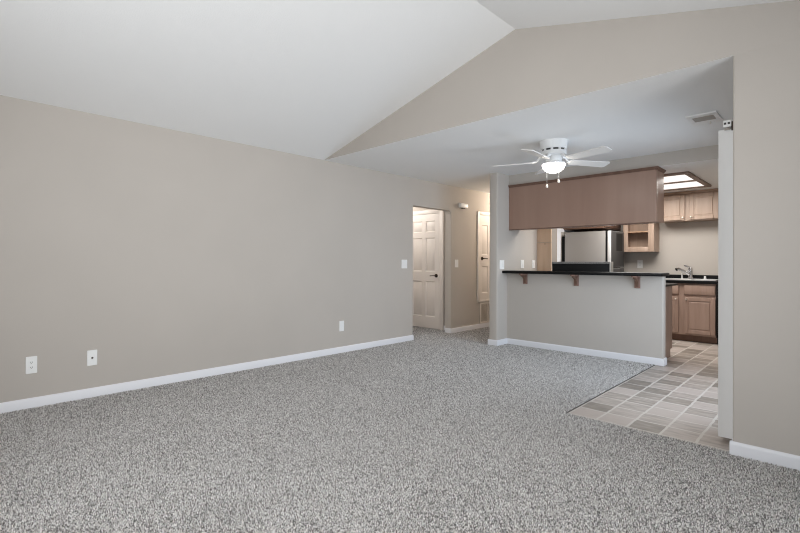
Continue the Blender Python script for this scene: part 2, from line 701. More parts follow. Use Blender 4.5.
# right wall of dining corner and kitchen, with the sliding door opening
b = MB()
b.box(XJ, XJ + WT, YH + WT, 3.85, 0, ZC + 0.02)
b.box(XJ, XJ + WT, 5.65, YK + 0.1, 0, ZC + 0.02)
b.box(XJ, XJ + WT, 3.85, 5.65, 2.03, ZC + 0.02)
struct(b.build('wall_dining', M['wall']))
b = MB()
for (y0, y1, z0, z1) in ((3.85, 3.91, 0, 2.03), (5.59, 5.65, 0, 2.03), (3.91, 5.59, 1.97, 2.03), (4.70, 4.78, 0.04, 1.97), (3.91, 5.59, 0, 0.04)):
    b.box(XJ + 0.03, XJ + 0.09, y0, y1, z0, z1)
struct(b.build('door_1', M['trim']))

# right wall of the living room with the patio door opening, wall behind the camera with its window
b = MB()
b.box(XR, XR + WT, YB - WT, 0.65, 0, ZC)
b.box(XR, XR + WT, 2.85, YH, 0, ZC)
b.box(XR, XR + WT, 0.65, 2.85, 2.05, ZC)
struct(b.build('wall_right', M['wall']))
b = MB()
for (y0, y1, z0, z1) in ((0.65, 0.71, 0, 2.05), (2.79, 2.85, 0, 2.05), (0.71, 2.79, 1.99, 2.05), (1.71, 1.79, 0.04, 1.99), (0.71, 2.79, 0, 0.04)):
    b.box(XR + 0.03, XR + 0.09, y0, y1, z0, z1)
struct(b.build('door_2', M['trim']))
b = MB()
b.box(XL, -2.70, YB - WT, YB, 0, ZC)
b.box(-0.40, XR, YB - WT, YB, 0, ZC)
b.box(-2.70, -0.40, YB - WT, YB, 0, 0.65)
b.box(-2.70, -0.40, YB - WT, YB, 2.05, ZC)
b.prism([(XL, ZC), (XR, ZC), (XRIDGE, ZR)], 'y', YB - WT, YB)
struct(b.build('wall_back', M['wall']))
b = MB()
for (x0, x1, z0, z1) in ((-2.70, -2.64, 0.65, 2.05), (-0.46, -0.40, 0.65, 2.05), (-2.64, -0.46, 0.65, 0.71), (-2.64, -0.46, 1.99, 2.05), (-1.58, -1.52, 0.71, 1.99)):
    b.box(x0, x1, YB - 0.09, YB - 0.03, z0, z1)
struct(b.build('window_1', M['trim']))

# end of the hall, and the small side hall behind the left opening
b = MB()
b.box(XL, XKL - 0.13, YEND, YEND + 0.1, 0, ZC)
struct(b.build('wall_hall_end', M['wall']))
b = MB()
b.box(-6.3, XL - WT, 6.20, 6.30, 0, ZC)
struct(b.build('wall_side_hall', M['wall']))
b = MB()
b.box(-6.3, XL - WT, 4.5, 4.6, 0, ZC)
struct(b.build('wall_side_hall_near', M['wall']))
b = MB()
b.box(-6.3, -6.2, 4.6, 6.2, 0, ZC)
struct(b.build('wall_side_hall_left', M['wall']))
b = MB()
b.box(-6.3, XL - WT, 4.5, 6.3, ZC, ZC + 0.08)
struct(b.build('ceiling_side_hall', M['ceil']))

# ------------------------------------------------------------------ baseboards
BH, BT = 0.082, 0.013


def base_profile(s=1):
    return [(0, 0), (BT, 0), (BT, BH - 0.02), (BT - 0.003, BH - 0.008), (BT - 0.008, BH), (0, BH)]


def base_run(mb, p0, p1, facing):
    """straight run of baseboard along a wall face; p0, p1 in plan."""
    (x0, y0), (x1, y1) = p0, p1
    pr = base_profile()
    if facing == '+x':
        mb.prism([(x0 + d, z) for d, z in pr], 'y', y0, y1)
    elif facing == '-x':
        mb.prism([(x0 - d, z) for d, z in pr], 'y', y0, y1)
    elif facing == '-y':
        mb.prism([(y0 - d, z) for d, z in pr], 'x', x0, x1)
    elif facing == '+y':
        mb.prism([(y0 + d, z) for d, z in pr], 'x', x0, x1)


b = MB()
base_run(b, (XL, YB), (XL, D0), '+x')
base_run(b, (XL - WT, D0), (XL + BT, D0), '+y')
struct(b.build('baseboard_left', M['trim']))
b = MB()
base_run(b, (XL, D1), (XL, YEND), '+x')
base_run(b, (XL - WT, D1), (XL + BT, D1), '-y')
struct(b.build('baseboard_hall', M['trim']))
b = MB()
base_run(b, (XJ - BT, YH), (XR, YH), '-y')
base_run(b, (XJ, YH), (XJ, YH + WT), '-x')
struct(b.build('baseboard_right', M['trim']))
b = MB()
base_run(b, (XKL - 0.13 - BT, YP), (XKL + BT, YP), '-y')
base_run(b, (XKL, YP), (XKL, YHW - BT), '+x')
base_run(b, (XKL - 0.13, YP), (XKL - 0.13, YEND), '-x')
base_run(b, (XKL, YHW), (-1.453 + BT, YHW), '-y')
base_run(b, (-1.453, YHW), (-1.453, YHW + 0.115), '+x')
struct(b.build('baseboard_peninsula', M['trim']))
b = MB()
base_run(b, (-4.93, 6.20), (XL - WT, 6.20), '-y')
struct(b.build('baseboard_side_hall', M['trim']))


# ------------------------------------------------------------------ doors
def panel_door(mb, fr, w, h, rects, t=0.035, rec=0.016):
    """moulded slab: local a 0..w, w 0..h, front at d=0 .. back at -t. rects are sunk fields with a raised centre."""
    old = mb.f
    mb.f = fr
    xs = sorted({0, w, *[r[0] for r in rects], *[r[1] for r in rects]})
    zs = sorted({0, h, *[r[2] for r in rects], *[r[3] for r in rects]})
    mb.box(0, w, -t, -rec, 0, h)
    for i in range(len(xs) - 1):
        for k in range(len(zs) - 1):
            cx, cz = (xs[i] + xs[i + 1]) / 2, (zs[k] + zs[k + 1]) / 2
            if any(r[0] < cx < r[1] and r[2] < cz < r[3] for r in rects):
                continue
            mb.box(xs[i], xs[i + 1], -rec, 0, zs[k], zs[k + 1])
    for (x0, x1, z0, z1) in rects:
        q = min(0.03, (x1 - x0) * 0.18)
        # ovolo slope around the field
        for e in range(2):
            pass
        v = [(x0, -0.0005, z0), (x1, -0.0005, z0), (x1, -0.0005, z1), (x0, -0.0005, z1),
             (x0 + q * 0.5, -rec, z0 + q * 0.5), (x1 - q * 0.5, -rec, z0 + q * 0.5), (x1 - q * 0.5, -rec, z1 - q * 0.5), (x0 + q * 0.5, -rec, z1 - q * 0.5),
             (x0 + q * 1.5, -rec * 0.15, z0 + q * 1.5), (x1 - q * 1.5, -rec * 0.15, z0 + q * 1.5), (x1 - q * 1.5, -rec * 0.15, z1 - q * 1.5), (x0 + q * 1.5, -rec * 0.15, z1 - q * 1.5)]
        f = []
        for k in (0, 4):
            f += [(k + i, k + (i + 1) % 4, k + 4 + (i + 1) % 4, k + 4 + i) for i in range(4)]
        f.append((8, 9, 10, 11))
        mb._add(v, f)
    mb.f = old


def lever_handle(parent, fr, a, w, to_left=True):
    k = MB(fr)
    k.lathe([(0.0, 0), (0.032, 0), (0.032, 0.008), (0.012, 0.012), (0.011, 0.045), (0.0, 0.045)], 0, 0, 0, n=24, axis='y')
    k.bm.transform(Matrix.Translation(fr.to_3x3() @ Vector((a, 0, w))))
    s = -1 if to_left else 1
    k.tube([(a, 0.045, w), (a + s * 0.03, 0.047, w), (a + s * 0.11, 0.045, w - 0.004)], 0.008)
    return k


# interior door behind the left opening
fr = face_frame((-5.755, 6.197, 0.01), '-y')
d = struct(bpy.data.objects.new('door_3', None), 'cream six panel interior door with dark lever seen through the left opening', 'door')
C.objects.link(d)
d.location = (-5.395, 6.197, 0)
W, H = 0.72, 2.02
cols = ((0.10, 0.315), (0.405, 0.62))
rows = ((0.20, 0.83), (1.00, 1.60), (1.70, 1.90))
b = MB()
panel_door(b, face_frame((-5.745, 6.18, 0.01), '-y'), W, H, [(c0, c1, r0, r1) for c0, c1 in cols for r0, r1 in rows], t=0.03)
slab = b.build('slab', M['door'], d)
k = lever_handle(d, face_frame((-5.745, 6.18, 0.01), '-y'), 0.655, 0.93)
o = k.build('lever', M['bronze'], d)
o['label'] = 'dark bronze lever handle'
b = MB()
fr = face_frame((-5.745, 6.20, 0), '-y')
b.f = fr
b.box(-0.075, -0.005, 0, 0.02, 0, H + 0.085, bevel=0.005)
b.box(W + 0.006, W + 0.092, 0, 0.026, 0, H + 0.085, bevel=0.005)
b.box(-0.005, W + 0.005, 0, 0.024, H + 0.015, H + 0.085, bevel=0.005)
b.build('casing', M['door'], d)

# furnace closet door on the left wall of the hall, raised above a return grille
d = struct(bpy.data.objects.new('door_4', None), 'narrow cream panel door raised above a return air grille in the hall', 'door')
C.objects.link(d)
d.location = (XL, 7.07, 0.5)
fr = face_frame((XL + 0.014, 6.80, 0.508), '+x')
b = MB()
panel_door(b, fr, 0.62, 1.512, [(0.08, 0.27, 0.12, 0.60), (0.08, 0.27, 0.80, 1.34), (0.35, 0.54, 0.12, 0.60), (0.35, 0.54, 0.80, 1.34)], t=0.013)
b.build('slab', M['door'], d)
b = MB(face_frame((XL, 6.80, 0.468), '+x'))
b.box(-0.06, 0, 0, 0.022, 0, 1.612, bevel=0.004)
b.box(0.62, 0.68, 0, 0.022, 0, 1.612, bevel=0.004)
b.box(0, 0.62, 0, 0.022, 1.553, 1.612, bevel=0.004)
b.box(0, 0.62, 0, 0.022, 0, 0.038, bevel=0.004)
b.build('casing', M['door'], d)
k = lever_handle(d, fr, 0.08, 0.737, to_left=False)
o = k.build('lever', M['bronze'], d)
o['label'] = 'dark bronze lever handle'

g = thing('return_air_grille', 'white return air grille low on the hall wall beneath the raised closet door', 'grille', (XL, 7.09, 0.09))
fr = face_frame((XL, 6.83, 0.088), '+x')
b = MB(fr)
b.box(0, 0.5, 0, 0.004, 0, 0.37)
b.build('backing', M['grille_dark'], g)
b = MB(fr)
for (a0, a1, w0, w1) in ((0, 0.03, 0, 0.37), (0.47, 0.5, 0, 0.37), (0.03, 0.47, 0, 0.03), (0.03, 0.47, 0.34, 0.37), (0.24, 0.26, 0.03, 0.34)):
    b.box(a0, a1, 0.004, 0.014, w0, w1)
b.build('frame', M['grille'], g)
b = MB(fr)
for i in range(16):
    w = 0.04 + i * 0.019
    b.prism([(0.005, w), (0.012, w + 0.004), (0.012, w + 0.008), (0.005, w + 0.004)], 'x', 0.03, 0.47)
b.build('louvers', M['grille'], g)


# ------------------------------------------------------------------ wall plates
def plate_parts(root, fr, w, h, kind):
    b = MB(fr)
    b.prism(rounded_rect(-w / 2, w / 2, -h / 2, h / 2, 0.006), 'y', 0, 0.006, bevel=0.002, seg=1,
            edges=lambda e: all(abs(v.co.y - 0.006) < 1e-5 for v in e.verts))
    b.build('cover_plate', M['plate'], root)
    if kind == 'outlet':
        for s in (-1, 1):
            b = MB(fr)
            b.prism(rounded_rect(-0.017, 0.017, s * 0.02 - 0.0135, s * 0.02 + 0.0135, 0.009), 'y', 0.005, 0.0085)
            r = b.build('receptacle', M['plate'], root)
            b = MB(fr)
            for q in (-1, 1):
                b.box(q * 0.006 - 0.0012, q * 0.006 + 0.0012, 0.0078, 0.0092, s * 0.02 - 0.002, s * 0.02 + 0.007)
            b.box(-0.002, 0.002, 0.0078, 0.0092, s * 0.02 - 0.009, s * 0.02 - 0.005)
            b.build('slots', M['slot'], r)
    elif kind == 'cable':
        b = MB(fr)
        b.lathe([(0, 0.005), (0.008, 0.005), (0.008, 0.009), (0.0048, 0.009), (0.0048, 0.018), (0, 0.018)], 0, 0, 0, n=16, axis='y')
        o = b.build('cable_jack', M['bronze'], root)
    elif kind.startswith('switch'):
        n = int(kind[-1])
        for i in range(n):
            a = (i - (n - 1) / 2) * 0.046
            b = MB(fr)
            b.prism([(a - 0.0165, -0.033), (a + 0.0165, -0.033), (a + 0.0165, 0.033), (a - 0.0165, 0.033)], 'y', 0.005, 0.009, bevel=0.0015, seg=1)
            r = b.build('rocker', M['plate'], root)
    elif kind == 'decor':
        b = MB(fr)
        b.prism(rounded_rect(-0.0165, 0.0165, -0.033, 0.033, 0.003), 'y', 0.005, 0.009)
        b.build('receptacle', M['plate'], root)


def wall_plate(name, label, cat, origin, facing, w, h, kind, group=None):
    r = thing(name, label, cat, origin, group)
    plate_parts(r, face_frame(origin, facing), w, h, kind)
    return r


wall_plate('wall_outlet', 'white double outlet at the far left end of the left wall above the baseboard', 'outlet', (XL, 0.572, 0.343), '+x', 0.072, 0.135, 'outlet', 'outlets along the left wall')
wall_plate('cable_outlet', 'white wall plate with one small cable jack, right of the double outlet', 'wall plate', (XL, 0.981, 0.340), '+x', 0.074, 0.132, 'cable')
wall_plate('wall_outlet', 'white outlet low on the left wall between cable plate and the doorway', 'outlet', (XL, 3.705, 0.347), '+x', 0.074, 0.132, 'decor', 'outlets along the left wall')
wall_plate('light_switch', 'white double switch on the left wall just before the doorway', 'light switch', (XL, 4.876, 1.146), '+x', 0.118, 0.128, 'switch2')
wall_plate('light_switch', 'white single switch on the hall wall between doorway and narrow closet door', 'light switch', (XL, 6.147, 1.155), '+x', 0.09, 0.13, 'switch1')
wall_plate('light_switch', 'white double switch on the stub wall at the left end of the bar', 'light switch', (XKL, 5.668, 1.141), '+x', 0.118, 0.13, 'switch2')
wall_plate('wall_outlet', 'white outlet behind the bar, nearer the stub wall, left one of two', 'outlet', (XKL, 6.248, 1.15), '+x', 0.09, 0.125, 'decor', 'outlets behind the bar')
wall_plate('wall_outlet', 'white outlet behind the bar, right one of two, beside the wooden pantry', 'outlet', (XKL, 6.60, 1.15), '+x', 0.09, 0.125, 'decor', 'outlets behind the bar')
wall_plate('wall_outlet', 'white outlet on the kitchen far wall beneath the open shelf cabinet', 'outlet', (-2.477, YK, 1.156), '-y', 0.085, 0.14, 'outlet')

# door chime high on the hall wall
ch = thing('door_chime', 'small white door chime box high on the hall wall right of the doorway', 'door chime', (XL, 6.30, 2.096))
b = MB(face_frame((XL, 6.20, 2.096), '+x'))
b.box(0, 0.2, 0, 0.055, 0, 0.075, bevel=0.008)
b.build('cover', M['plate'], ch)
b = MB(face_frame((XL, 6.20, 2.096), '+x'))
b.box(0.06, 0.14, 0.01, 0.04, -0.012, 0.0, bevel=0.003)
b.build('chime_bar', M['bronze'], ch)

# ------------------------------------------------------------------ ceiling fan
FX, FY = -2.165, 4.55
fan = thing('ceiling_fan', 'white five blade ceiling fan with lit glass bowl and two pull chains', 'ceiling fan', (FX, FY, ZC))
b = MB()
b.lathe([(0.0, 2.44), (0.143, 2.44), (0.143, 2.428), (0.140, 2.422), (0.133, 2.37), (0.126, 2.352), (0.0, 2.352)], FX, FY, 0, n=48)
b.build('canopy', M['fan'], fan)
b = MB()
b.lathe([(0.0, 2.352), (0.118, 2.352), (0.118, 2.328), (0.0, 2.328)], FX, FY, 0, n=48)
o = b.build('vent_band', M['slot'], fan)
for i in range(10):
    a = 2 * PI * i / 10
    b = MB(Matrix.Translation((FX, FY, 0)) @ Matrix.Rotation(a, 4, 'Z'))
    b.box(0.112, 0.128, -0.012, 0.012, 2.326, 2.354)
    b.build('vent_rib', M['fan'], o)
b = MB()
b.lathe([(0.0, 2.332), (0.128, 2.332), (0.129, 2.312), (0.126, 2.292), (0.10, 2.284), (0.0, 2.284)], FX, FY, 0, n=48)
b.build('motor_housing', M['fan'], fan)
b = MB()
b.lathe([(0.0, 2.284), (0.075, 2.284), (0.082, 2.262), (0.082, 2.225), (0.118, 2.21), (0.118, 2.198), (0.0, 2.198)], FX, FY, 0, n=48)
b.build('light_fitter', M['fan'], fan)
b = MB()
prof = [(0.0, 2.197), (0.116, 2.197)]
for i in range(1, 11):
    a = PI / 2 * i / 10
    prof.append((0.116 * math.cos(a), 2.197 - 0.088 * math.sin(a)))
b.lathe(prof, FX, FY, 0, n=48)
bowl = b.build('light_bowl', M['bowl'], fan)
bowl['label'] = 'glowing white glass bowl'
for i in range(5):
    a = math.radians(-15 + 72 * i)
    T = Matrix.Translation((FX, FY, 2.232)) @ Matrix.Rotation(a, 4, 'Z')
    P = T @ Matrix.Rotation(math.radians(-12), 4, 'X')
    b = MB(P)
    pts = []
    r0, r1, w0, w1 = 0.21, 0.645, 0.052, 0.066
    pts = [(r0, -w0), (r1 - 0.03, -w1)]
    for k in range(1, 6):
        q = -PI / 2 + PI / 2 * k / 5
        pts.append((r1 - 0.03 + 0.03 * math.cos(q), -w1 + 0.03 + 0.03 * math.sin(q)))
    for k in range(0, 6):
        q = PI / 2 * k / 5
        pts.append((r1 - 0.03 + 0.03 * math.cos(q), w1 - 0.03 + 0.03 * math.sin(q)))
    pts += [(r0, w0), (r0 - 0.02, w0 * 0.6), (r0 - 0.02, -w0 * 0.6)]
    b.prism(pts, 'z', -0.004, 0.004)
    bl = b.build('blade', M['blade'], fan)
    b = MB(P)
    b.prism([(0.165, -0.02), (0.2, -0.045), (0.285, -0.04), (0.30, 0), (0.285, 0.04), (0.2, 0.045), (0.165, 0.02)], 'z', 0.004, 0.009)
    b.f = T
    b.tube([(0.10, 0, 0.050), (0.135, 0, 0.048), (0.155, 0, 0.025), (0.175, 0, 0.008), (0.21, 0, 0.008)], 0.013, rs=[0.016, 0.014, 0.012, 0.012, 0.010])
    b.build('blade_iron', M['fan'], bl)
for (dx, dy, zb) in ((-0.066, -0.015, 1.962), (0.05, 0.015, 2.005)):
    b = MB()
    b.tube([(FX + dx, FY + dy, 2.235), (FX + dx, FY + dy, zb + 0.03)], 0.0010, n=6)
    ch_ = b.build('pull_chain', M['fan'], fan)
    b = MB()
    b.lathe([(0.0, zb - 0.002), (0.010, zb), (0.013, zb + 0.012), (0.009, zb + 0.028), (0.004, zb + 0.036), (0, zb + 0.036)], FX + dx, FY + dy, 0, n=16)
    b.build('pull_knob', M['pulls'], ch_)

# ------------------------------------------------------------------ ceiling vent
v = thing('ceiling_vent', 'white rectangular air vent in the dining ceiling near the right wall', 'ceiling vent', (-0.868, 4.69, ZC))
b = MB()
vx0, vx1, vy0, vy1 = -0.97, -0.745, 4.55, 4.87
for (x0, x1, y0, y1) in ((vx0, vx1, vy0, vy0 + 0.07), (vx0, vx1, vy1 - 0.1, vy1), (vx0, vx0 + 0.035, vy0 + 0.07, vy1 - 0.1), (vx1 - 0.035, vx1, vy0 + 0.07, vy1 - 0.1)):
    b.box(x0, x1, y0, y1, ZC - 0.012, ZC, bevel=0.003)
b.build('frame', M['fan'], v)
b = MB()
b.box(vx0 + 0.03, vx1 - 0.03, vy0 + 0.065, vy1 - 0.095, ZC - 0.003, ZC)
b.build('duct_opening', M['slot'], v)
b = MB()
for i in range(6):
    y = vy0 + 0.08 + i * 0.023
    b.prism([(y, ZC - 0.003), (y + 0.003, ZC - 0.003), (y + 0.012, ZC - 0.014), (y + 0.009, ZC - 0.014)], 'x', vx0 + 0.035, vx1 - 0.035)
b.build('louvers', M['grille_dark'], v)
b = MB()
b.box(-0.835, -0.825, vy1 - 0.075, vy1 - 0.06, ZC - 0.04, ZC - 0.012, bevel=0.002)
b.build('lever', M['grille'], v)

# ------------------------------------------------------------------ vertical blind stacked open beside the jamb
vb = thing('vertical_blind', 'white vertical blind drawn aside, edge of headrail and vanes at the opening', 'window blind', (-0.52, 4.6, 2.0))
b = MB()
b.box(-0.553, -0.513, 3.625, 5.72, 2.060, 2.100, bevel=0.004)
hr = b.build('headrail', M['plate'], vb)
b = MB()
b.box(-0.555, -0.511, 3.616, 3.626, 2.058, 2.102, bevel=0.004)
e = b.build('end_cap', M['plate'], hr)
b = MB()
for x in (-0.544, -0.524):
    b.box(x - 0.006, x + 0.006, 3.613, 3.617, 2.074, 2.087)
b.build('cord_holes', M['slot'], hr)
for yb in (3.63, 5.5):
    b = MB()
    b.box(-0.513, XJ, yb, yb + 0.03, 2.035, 2.092)
    b.build('bracket', M['bronze'], vb)
for i in range(14):
    y = 3.64 + i * 0.016
    b = MB()
    b.tube([(-0.535, y, 2.062), (-0.535, y, 2.05)], 0.006, n=8)
    b.box(-0.551, -0.519, y - 0.002, y + 0.002, 2.042, 2.056)
    c_ = b
    b = MB()
    # gently cupped vane
    pts = []
    for k in range(7):
        s = k / 6
        pts.append((-0.584 + 0.085 * s, y + 0.005 * math.sin(PI * s)))
    pts += [(x, yy + 0.0016) for x, yy in reversed(pts)]
    b.prism(pts, 'z', 0.022, 2.048)
    vn = b.build('vane', M['vane'], vb)
    c_.build('carrier', M['grille_dark'], vn)

# ------------------------------------------------------------------ cabinets
def cabinet_door(name, fr, a0, a1, w0, w1, material, parent, knob=None, fw=0.055, t=0.02):
    b = MB(fr)
    w, h = a1 - a0, w1 - w0
    b.box(a0 + fw - 0.004, a1 - fw + 0.004, 0.001, 0.012, w0 + fw - 0.004, w1 - fw + 0.004)
    for (x0, x1, z0, z1) in ((a0, a0 + fw, w0, w1), (a1 - fw, a1, w0, w1), (a0 + fw, a1 - fw, w0, w0 + fw), (a0 + fw, a1 - fw, w1 - fw, w1)):
        b.box(x0, x1, 0.001, t, z0, z1, bevel=0.004, seg=1)
    q = 0.012
    # bevelled raised centre
    b.prism([(a0 + fw + q, w0 + fw + q), (a1 - fw - q, w0 + fw + q), (a1 - fw - q, w1 - fw - q), (a0 + fw + q, w1 - fw - q)], 'y', 0.006, 0.018, bevel=0.008, seg=1,
            edges=lambda e: all(abs(v.co.y - 0.018) < 1e-5 for v in e.verts))
    d = b.build(name, material, parent)
    if knob:
        b = MB(fr)
        b.lathe([(0, t), (0.006, t), (0.005, t + 0.012), (0.012, t + 0.018), (0.013, t + 0.024), (0.008, t + 0.029), (0, t + 0.03)], 0, 0, 0, n=20, axis='y')
        b.bm.transform(Matrix.Translation(fr.to_3x3() @ Vector((knob[0], 0, knob[1]))))
        b.build('knob', M['knob'], d)
    return d


# long upper cabinet hung above the bar: plain brown back towards the dining corner
PX0, PX1, PY0, PY1, PZ0, PZ1 = XKL + 0.006, -1.539, 5.855, 6.175, 1.655, 2.288
c = thing('hanging_cabinet', 'long brown wooden cabinet hung from the ceiling above the bar', 'cabinet', ((PX0 + PX1) / 2, PY0, PZ0))
b = MB()
b.box(PX0, PX1 - 0.02, PY0 + 0.012, PY1, PZ0, PZ1)
b.build('body', M['panel'], c)
b = MB()
b.box(PX0, PX1 - 0.006, PY0, PY0 + 0.012, PZ0 - 0.004, PZ1 - 0.002)
b.build('back_panel', M['panel'], c)
b = MB()
b.box(PX1 - 0.02, PX1 + 0.002, PY0 + 0.001, PY0 + 0.05, PZ0 - 0.004, PZ1 - 0.002, bevel=0.002)
b.build('corner_stile', M['panel'], c)
b = MB()
b.box(PX1 - 0.018, PX1, PY0 + 0.05, PY1, PZ0, PZ1)
b.build('end_panel', M['panel'], c)
b = MB()
b.box(PX0, PX1 - 0.08, PY0 - 0.001, PY0 + 0.02, PZ0 - 0.016, PZ0 - 0.004)
b.build('light_rail', M['edge'], c)
b = MB()
cz0 = PZ1 - 0.034
prof = [(0.0, cz0), (0.006, cz0), (0.010, cz0 + 0.01), (0.022, cz0 + 0.022), (0.026, PZ1 + 0.0), (0.0, PZ1 + 0.0)]
b.prism([(PY0 - d_, z) for d_, z in prof], 'x', PX0, PX1 + 0.02)
b.prism([(PX1 + d_, z) for d_, z in prof], 'y', PY0 - 0.024, PY1)
b.build('crown', M['edge'], c)
fr = face_frame((PX1, PY1, 0), '+y')
for i in range(4):
    a0 = 0.02 + i * 0.475
    cabinet_door('door', fr, a0, a0 + 0.455, PZ0 + 0.02, PZ1 - 0.05, M['maple'], c, knob=(a0 + (0.425 if i % 2 == 0 else 0.03), PZ0 + 0.06))

# short upper cabinets above the sink
def short_upper(x0, label):
    w = 0.80
    z0, z1, y0 = 1.832, 2.285, 8.17
    c = thing('wall_cabinet', label, 'cabinet', (x0 + w / 2, y0, z0), 'short cabinets above the sink')
    b = MB()
    b.box(x0, x0 + w, y0, YK - 0.002, z0, z1, bevel=0.002, seg=1)
    b.build('body', M['maple'], c)
    fr = face_frame((x0, y0, 0), '-y')
    cabinet_door('door', fr, 0.012, 0.355, z0 + 0.012, z1 - 0.045, M['maple'], c, knob=(0.33, z0 + 0.05))
    cabinet_door('door', fr, 0.42, 0.785, z0 + 0.012, z1 - 0.045, M['maple'], c, knob=(0.438, z0 + 0.05))
    b = MB()
    prof = [(0, z1 - 0.03), (0.008, z1 - 0.03), (0.022, z1 - 0.012), (0.026, z1), (0, z1)]
    b.prism([(y0 - d_, z) for d_, z in prof], 'x', x0, x0 + w)
    b.build('crown', M['maple_x'], c)
    return c


c1 = short_upper(-2.095, 'short light maple cabinet with two doors, high above the sink, left of the blind')
dup(c1, (-2.095 + 0.802 + 0.4, 8.17, 1.832), 'short light maple cabinet above the counter, mostly behind the blind')

# shelf cabinet without a door
x0, x1, y0, z0, z1 = -2.652, -2.179, 8.175, 1.358, 2.285
c = thing('open_cabinet', 'light wood wall cabinet with open front and one shelf, left of the sink', 'cabinet', ((x0 + x1) / 2, y0, z0))
b = MB()
b.box(x0, x0 + 0.018, y0 + 0.02, YK - 0.002, z0, z1)
b.box(x1 - 0.018, x1, y0 + 0.02, YK - 0.002, z0, z1)
b.box(x0 + 0.018, x1 - 0.018, y0 + 0.02, YK - 0.002, z0, z0 + 0.018)
b.box(x0 + 0.018, x1 - 0.018, y0 + 0.02, YK - 0.002, z1 - 0.018, z1)
b.box(x0 + 0.018, x1 - 0.018, YK - 0.01, YK - 0.002, z0 + 0.018, z1 - 0.018)
b.build('body', M['maple'], c)
b = MB()
b.box(x0, x0 + 0.075, y0, y0 + 0.02, z0, z1, bevel=0.003)
b.box(x1 - 0.087, x1, y0, y0 + 0.02, z0, z1, bevel=0.003)
b.box(x0 + 0.075, x1 - 0.087, y0, y0 + 0.02, z0, z0 + 0.08, bevel=0.003)
b.box(x0 + 0.075, x1 - 0.087, y0, y0 + 0.02, z1 - 0.075, z1, bevel=0.003)
b.build('face_frame', M['maple'], c)
b = MB()
b.box(x0 + 0.019, x1 - 0.019, y0 + 0.024, YK - 0.012, 1.682, 1.70)
b.build('shelf', M['inside'], c)

# cabinet above the refrigerator; its dark wood stands in for the shade there
c = thing('bridge_cabinet', 'brown wall cabinet directly above the refrigerator', 'cabinet', (-3.05, 7.95, 1.80))
b = MB()
b.box(XKL + 0.002, -2.79, 7.66, YK - 0.002, 1.745, 2.285, bevel=0.002, seg=1)
b.build('body', M['edge'], c)
fr = face_frame((-2.79, 7.68, 0), '+x')
for i in range(2):
    a0 = 0.01 + i * 0.365
    cabinet_door('door', fr, a0, a0 + 0.35, 1.765, 2.25, M['edge'], c, knob=(a0 + (0.32 if i == 0 else 0.03), 1.81))

# tall wooden end panel at the left
c = thing('wood_panel', 'tall pale wooden end panel in two lengths at the kitchen left wall', 'panel', (-3.35, 6.725, 0))
b = MB()
b.box(XKL + 0.002, -3.234, 6.714, 6.734, 0.0, 1.489)
b.build('lower_panel', M['maple_light'], c)
b = MB()
b.box(XKL + 0.002, -3.234, 6.714, 6.734, 1.494, 2.285)
b.build('upper_panel', M['maple_light'], c)
b = MB()
b.box(-3.236, -3.232, 6.734, 6.922, 0.0, 2.285)  # thin darker taupe sheet over the side of the wall jog
b.build('jog_cover', M['taupe'], c)
b = MB(face_frame((-3.333, 6.714, 1.466), '-y'))
b.lathe([(0, 0), (0.008, 0), (0.008, 0.002), (0, 0.002)], 0, 0, 0, n=14, axis='y')
b.build('screw_cap', M['edge'], c)

# lit wall beside the refrigerator, its brightness painted on as a white L
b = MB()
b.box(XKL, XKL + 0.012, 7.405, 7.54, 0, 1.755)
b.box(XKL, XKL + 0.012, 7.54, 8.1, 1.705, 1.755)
struct(b.build('lit_wall_strip', M['trim']))

# refrigerator: grey side towards the bar, doors towards the right
fx0, fx1, fy0, fy1 = -3.395, -2.722, 7.565, 8.165
c = thing('refrigerator', 'silver grey top freezer refrigerator with its plain side towards the bar', 'refrigerator', (-2.98, 7.98, 0))
b = MB()
b.box(fx0, fx1, fy0, fy1, 0.04, 1.69, bevel=0.008)
b.build('body', M['fridge'], c)
b = MB()
b.box(fx0 + 0.02, fx1 - 0.02, fy0 + 0.03, fy1 - 0.03, 0, 0.04)
b.build('base', M['black_matt'], c)
b = MB()
b.box(fx0 - 0.055, fx0, fy0 + 0.02, fy1 - 0.02, 0.05, 1.62)
b.build('condenser', M['black_matt'], c)
b = MB()
b.box(fx1, fx1 + 0.032, fy0 + 0.006, fy1 - 0.006, 0.06, 1.685)
b.build('gasket', M['black_matt'], c)
for (z0, z1) in ((0.06, 1.09), (1.105, 1.69)):
    b = MB()
    b.box(fx1 + 0.032, fx1 + 0.09, fy0 - 0.002, fy1 + 0.002, z0, z1, bevel=0.008)
    d = b.build('door', M['fridge_edge'], c, mats=[M['fridge_front']], pick=lambda p: 1 if p.normal.x > 0.9 else 0)
    if z0 > 1:
        b = MB()
        b.box(fx1 + 0.0895, fx1 + 0.092, fy0 + 0.23, fy1 - 0.08, 1.37, 1.655)
        b.build('door_inset', M['dark'], d)

